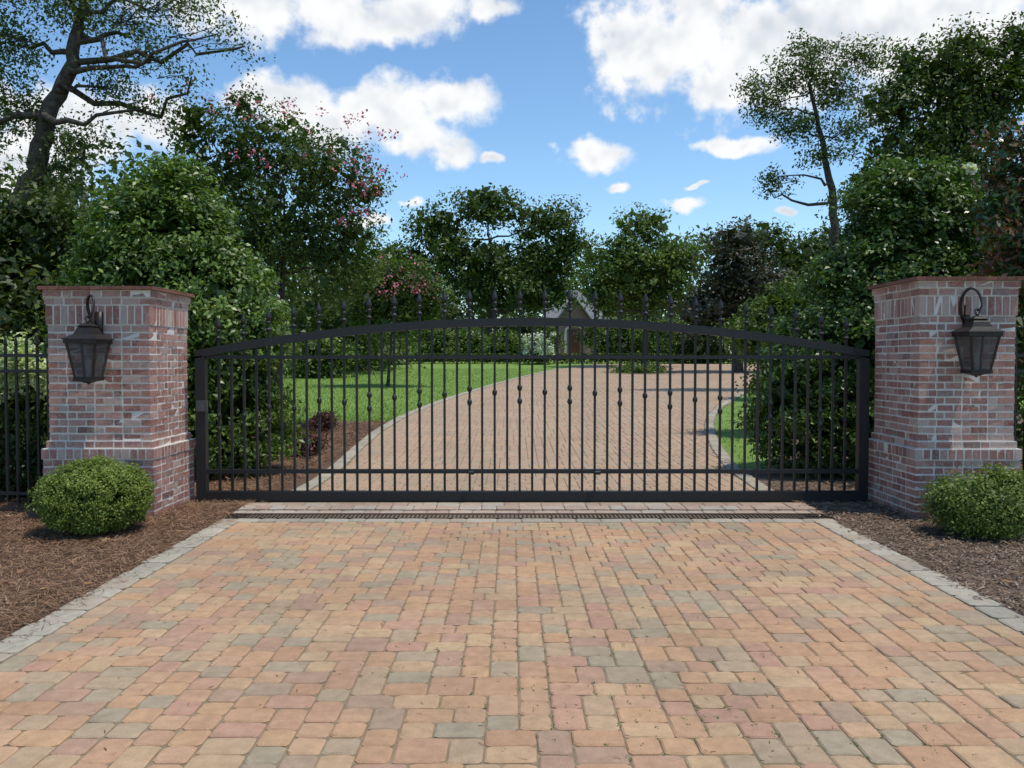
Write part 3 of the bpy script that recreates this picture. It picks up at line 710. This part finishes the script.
q=cen[idx]+rng.normal(size=(len(idx),3))*np.array([1.9,1.9,1.2]); q[:,2]=np.maximum(q[:,2],2.0)
thing(quads_obj('distant_woods',leafquads(q,0.7,rng,np.array([0,110,0.]),asp=0.6),rng.random(len(idx)),M_oakd),'dense dark green woods closing off the grounds','woods',kind='stuff')
def sidewood(x0,x1,y0,y1,hh,seed,lf,nc,mat,label):
    rng=np.random.default_rng(seed)
    cen=np.stack([rng.uniform(x0,x1,nc),rng.uniform(y0,y1,nc),rng.random(nc)**0.8*hh],1); cen[:,2]+=[H(v) for v in cen[:,1]]
    idx=np.repeat(np.arange(nc),60); q=cen[idx]+rng.normal(size=(len(idx),3))*np.array([lf*2.4,lf*2.4,lf*1.8])
    q[:,2]=np.maximum(q[:,2],0.3)
    thing(quads_obj('thicket',leafquads(q,lf,rng,np.array([(x0+x1)/2,y1,0.])),rng.random(len(idx)),mat),label,'thicket',kind='stuff')
sidewood(-32,-9,26,34,7.5,61,0.30,460,M_oakd,'dark green thicket behind the crepe myrtles')
sidewood(-12,-6,38,46,6.0,62,0.30,180,M_oak,'green thicket at the back of the lawn')
sidewood(17,38,30,40,8.0,63,0.30,440,M_oakd,'dark green thicket behind the large oak')
sidewood(-14,-6.6,12,15,3.0,64,0.14,300,M_oakd,'dark undergrowth behind the iron fence')
sidewood(7.2,14,12,16,3.6,65,0.14,300,M_oakd,'dark undergrowth behind the iron fence')

# ---------------------------------------------------------------- house
hy=78; zb=H(78)
root=empty('brick_house',(6,hy,zb),'pinkish brick house with grey slate roof and entrance gable','house')
X0,X1=3.0,9.0; Y0,Y1=hy,hy+10; ze=zb+3.1
w=MB(); w.box(X0,X1,Y0,Y1,zb-0.3,ze); w.obj('wall',M_hbrick,root)
rf=MB(); e=0.5; zr=zb+6.4
vs=[(X0-e,Y0-e,ze),(X1+e,Y0-e,ze),(X1+e,Y1+e,ze),(X0-e,Y1+e,ze),(X0+2.4,hy+5,zr),(X1-2.4,hy+5,zr)]
rf.poly(vs,[(0,1,5,4),(1,2,5),(2,3,4,5),(3,0,4),(0,3,2,1)]); roof=rf.obj('roof',M_roof,root)
gx0,gx1=4.2,7.2; gm=(gx0+gx1)/2; gy=hy-2.6; zp=zb+5.1
w=MB(); w.box(gx0,gx1,gy,Y0-0.002,zb-0.3,ze)
w.poly([(gx0,gy,ze+.001),(gx1,gy,ze+.001),(gm,gy,zp-0.15),(gx0,Y0+3,ze+.001),(gx1,Y0+3,ze+.001),(gm,Y0+3,zp-0.15)],[(0,1,2),(3,5,4),(0,2,5,3),(1,4,5,2)])
w.obj('entrance_wall',M_hbrick,root)
r2=MB(); o_=0.4; t=0.18
sl=(zp-ze)/((gx1-gx0)/2)
for s in(-1,1):
    xe=gm+s*((gx1-gx0)/2+o_); zE=ze-sl*o_
    r2.poly([(gm,gy-o_,zp),(xe,gy-o_,zE),(xe,Y0+3,zE),(gm,Y0+3,zp),(gm,gy-o_,zp+t),(xe,gy-o_,zE+t),(xe,Y0+3,zE+t),(gm,Y0+3,zp+t)],
      [(0,1,2,3),(4,7,6,5),(0,4,5,1),(3,2,6,7),(1,5,6,2)])
r2.obj('entrance_roof',M_roof,root)
tr=MB()
for s in(-1,1):
    tr.box(gm+s*0.8-0.1,gm+s*0.8+0.1,gy-0.12,gy-0.003,zb-0.2,zb+2.0)
pts=[(gm+0.8*math.cos(a),gy-0.06,zb+2.0+0.5*math.sin(a)) for a in [math.pi*i/12 for i in range(13)]]
tr.tube(pts,0.1,6); tr.obj('trim',M_wtrim,root)
dr=MB(); dr.box(gm-0.5,gm+0.5,gy-0.05,gy-0.002,zb,zb+2.2); dr.obj('door',M_door,root)
for k,wx in enumerate([3.6,8.2]):
    fm=MB(); fm.box(wx-0.5,wx+0.5,Y0-0.08,Y0-0.002,zb+0.7,zb+2.6); fm.obj('window',M_wtrim,root)
    gm_=MB()
    for a in(-1,1):
        for b in(0,1): gm_.box(wx+a*0.22-0.19,wx+a*0.22+0.19,Y0-0.1,Y0-0.081,zb+0.8+b*0.88,zb+1.6+b*0.88)
    gm_.obj('glass',M_pane,root)

# ---------------------------------------------------------------- sun + sky
az=math.radians(108); el=math.radians(71)
sd=Vector((math.sin(az)*math.cos(el),math.cos(az)*math.cos(el),math.sin(el)))
L=bpy.data.lights.new('sun','SUN'); L.energy=3.4; L.angle=math.radians(0.6); L.color=(1.0,0.94,0.84)
lo=bpy.data.objects.new('sun',L); lo.rotation_euler=sd.to_track_quat('Z','Y').to_euler(); COL.objects.link(lo); lo.location=(0,0,30)
W=bpy.data.worlds.new('World'); S.world=W; W.use_nodes=True; nt=W.node_tree
for n_ in list(nt.nodes): nt.nodes.remove(n_)
out=nt.nodes.new('ShaderNodeOutputWorld'); bg=nt.nodes.new('ShaderNodeBackground'); nt.links.new(bg.outputs[0],out.inputs[0])
bg.inputs[1].default_value=0.15
sk=nt.nodes.new('ShaderNodeTexSky'); sk.sky_type='NISHITA'; sk.sun_disc=False; sk.sun_elevation=el; sk.sun_rotation=az
sk.air_density=1.0; sk.dust_density=0.6; sk.ozone_density=2.0
def ND(t,**k):
    n_=nt.nodes.new(t)
    for a,b in k.items(): setattr(n_,a,b)
    return n_
def M(op,a,b=None,c=None,cl=False):
    m=ND('ShaderNodeMath',operation=op,use_clamp=cl)
    for i,v in enumerate((a,b,c)):
        if v is None: continue
        if isinstance(v,(int,float)): m.inputs[i].default_value=v
        else: nt.links.new(v,m.inputs[i])
    return m.outputs[0]
tc=ND('ShaderNodeTexCoord'); sx=ND('ShaderNodeSeparateXYZ'); nt.links.new(tc.outputs['Generated'],sx.inputs[0])
u=M('ARCTAN2',sx.outputs[0],sx.outputs[1]); wv=M('ARCSINE',sx.outputs[2])
cl=[(670,45,70,48),(620,38,28,28),(780,50,90,46),(880,35,110,48),(970,45,90,45),(720,90,40,20),(900,0,160,40),
    (285,108,50,20),(330,125,56,24),(390,115,46,26),(420,140,36,16),(458,104,34,19),(450,155,26,11),(492,160,10,5),
    (600,158,28,12),(592,149,16,10),(740,147,30,6),(330,18,60,24),(240,8,80,24),(420,12,50,18),(490,12,26,10),(400,30,50,12),
    (60,130,55,30),(20,170,50,25),(150,120,40,18),(375,220,15,6),(684,206,16,6),(412,202,10,5),(622,188,10,4),(440,245,16,6),(695,186,9,3),(782,214,11,4)]
cb=ND('ShaderNodeCombineXYZ'); nt.links.new(u,cb.inputs[0]); nt.links.new(wv,cb.inputs[1]); vec=cb.outputs[0]
n1=ND('ShaderNodeTexNoise'); n1.inputs['Scale'].default_value=22; n1.inputs['Detail'].default_value=3; nt.links.new(vec,n1.inputs['Vector'])
vm=ND('ShaderNodeVectorMath',operation='SUBTRACT'); nt.links.new(n1.outputs['Color'],vm.inputs[0]); vm.inputs[1].default_value=(0.5,0.5,0.5)
vs_=ND('ShaderNodeVectorMath',operation='MULTIPLY_ADD'); nt.links.new(vm.outputs[0],vs_.inputs[0]); vs_.inputs[1].default_value=(0.06,0.035,0); nt.links.new(vec,vs_.inputs[2])
acc=None
for (px,v,rx,ry) in cl:
    a=math.atan((px-512)/F); e=math.atan((HZ-v)/F*math.cos(a))
    ax,ay=rx/F*1.0,ry/F*1.05
    q=ND('ShaderNodeVectorMath',operation='MULTIPLY_ADD'); nt.links.new(vs_.outputs[0],q.inputs[0]); q.inputs[1].default_value=(1/ax,1/ay,0); q.inputs[2].default_value=(-a/ax,-e/ay,0)
    ln=ND('ShaderNodeVectorMath',operation='LENGTH'); nt.links.new(q.outputs[0],ln.inputs[0])
    acc=ln.outputs['Value'] if acc is None else M('SMOOTH_MIN',acc,ln.outputs['Value'],0.3)
def fb(off,det,sc=22,ro=0.6):
    ad=ND('ShaderNodeVectorMath',operation='ADD'); nt.links.new(vec,ad.inputs[0]); ad.inputs[1].default_value=(0,off,0)
    n2=ND('ShaderNodeTexNoise'); n2.inputs['Scale'].default_value=sc; n2.inputs['Detail'].default_value=det; n2.inputs['Roughness'].default_value=ro; nt.links.new(ad.outputs[0],n2.inputs['Vector'])
    return n2.outputs[0]
f0=fb(0,8); g0=fb(0,3,14,0.5); g1=fb(0.02,3,14,0.5)
base=M('SUBTRACT',1.0,acc)
d0=M('ADD',base,M('MULTIPLY',M('SUBTRACT',f0,0.5),2.5))
al=ND('ShaderNodeMapRange',interpolation_type='SMOOTHSTEP'); nt.links.new(d0,al.inputs[0]); al.inputs[1].default_value=-0.42; al.inputs[2].default_value=0.40
sh=M('ADD',M('MULTIPLY',M('SUBTRACT',g0,g1),2.2),M('MULTIPLY',base,-0.25))
shd=ND('ShaderNodeMapRange',interpolation_type='SMOOTHSTEP'); nt.links.new(sh,shd.inputs[0]); shd.inputs[1].default_value=-0.75; shd.inputs[2].default_value=0.12
cr=ND('ShaderNodeValToRGB'); nt.links.new(shd.outputs[0],cr.inputs[0])
cr.color_ramp.elements[0].color=(4.2,4.6,5.1,1); cr.color_ramp.elements[1].color=(6.6,6.65,6.7,1)
gr=ND('ShaderNodeMapRange'); nt.links.new(wv,gr.inputs[0]); gr.inputs[1].default_value=0.0; gr.inputs[2].default_value=0.6
tr_=ND('ShaderNodeValToRGB'); nt.links.new(gr.outputs[0],tr_.inputs[0]); tr_.color_ramp.elements[0].color=(0.95,0.97,1.0,1); tr_.color_ramp.elements[1].color=(0.58,0.70,0.82,1)
tint=ND('ShaderNodeMix',data_type='RGBA',blend_type='MULTIPLY'); tint.inputs[0].default_value=1; nt.links.new(sk.outputs[0],tint.inputs[6]); tint.inputs[7].default_value=(1.25,1.4,1.38,1)
t2=ND('ShaderNodeMix',data_type='RGBA',blend_type='MULTIPLY'); t2.inputs[0].default_value=1; nt.links.new(tint.outputs[2],t2.inputs[6]); nt.links.new(tr_.outputs[0],t2.inputs[7])
mx=ND('ShaderNodeMix',data_type='RGBA'); nt.links.new(al.outputs[0],mx.inputs[0]); nt.links.new(t2.outputs[2],mx.inputs[6]); nt.links.new(cr.outputs[0],mx.inputs[7])
nt.links.new(mx.outputs[2],bg.inputs[0])

# ---------------------------------------------------------------- camera
cam=bpy.data.cameras.new('camera'); cam.lens=F/1024*36; cam.sensor_width=36; cam.clip_end=2000; cam.clip_start=0.05
co=bpy.data.objects.new('camera',cam); co.location=(0,0,EYE); co.rotation_euler=(math.radians(90-1.75),0,0); COL.objects.link(co); S.camera=co
S.view_settings.view_transform='Standard'; S.view_settings.look='None'; S.view_settings.exposure=0
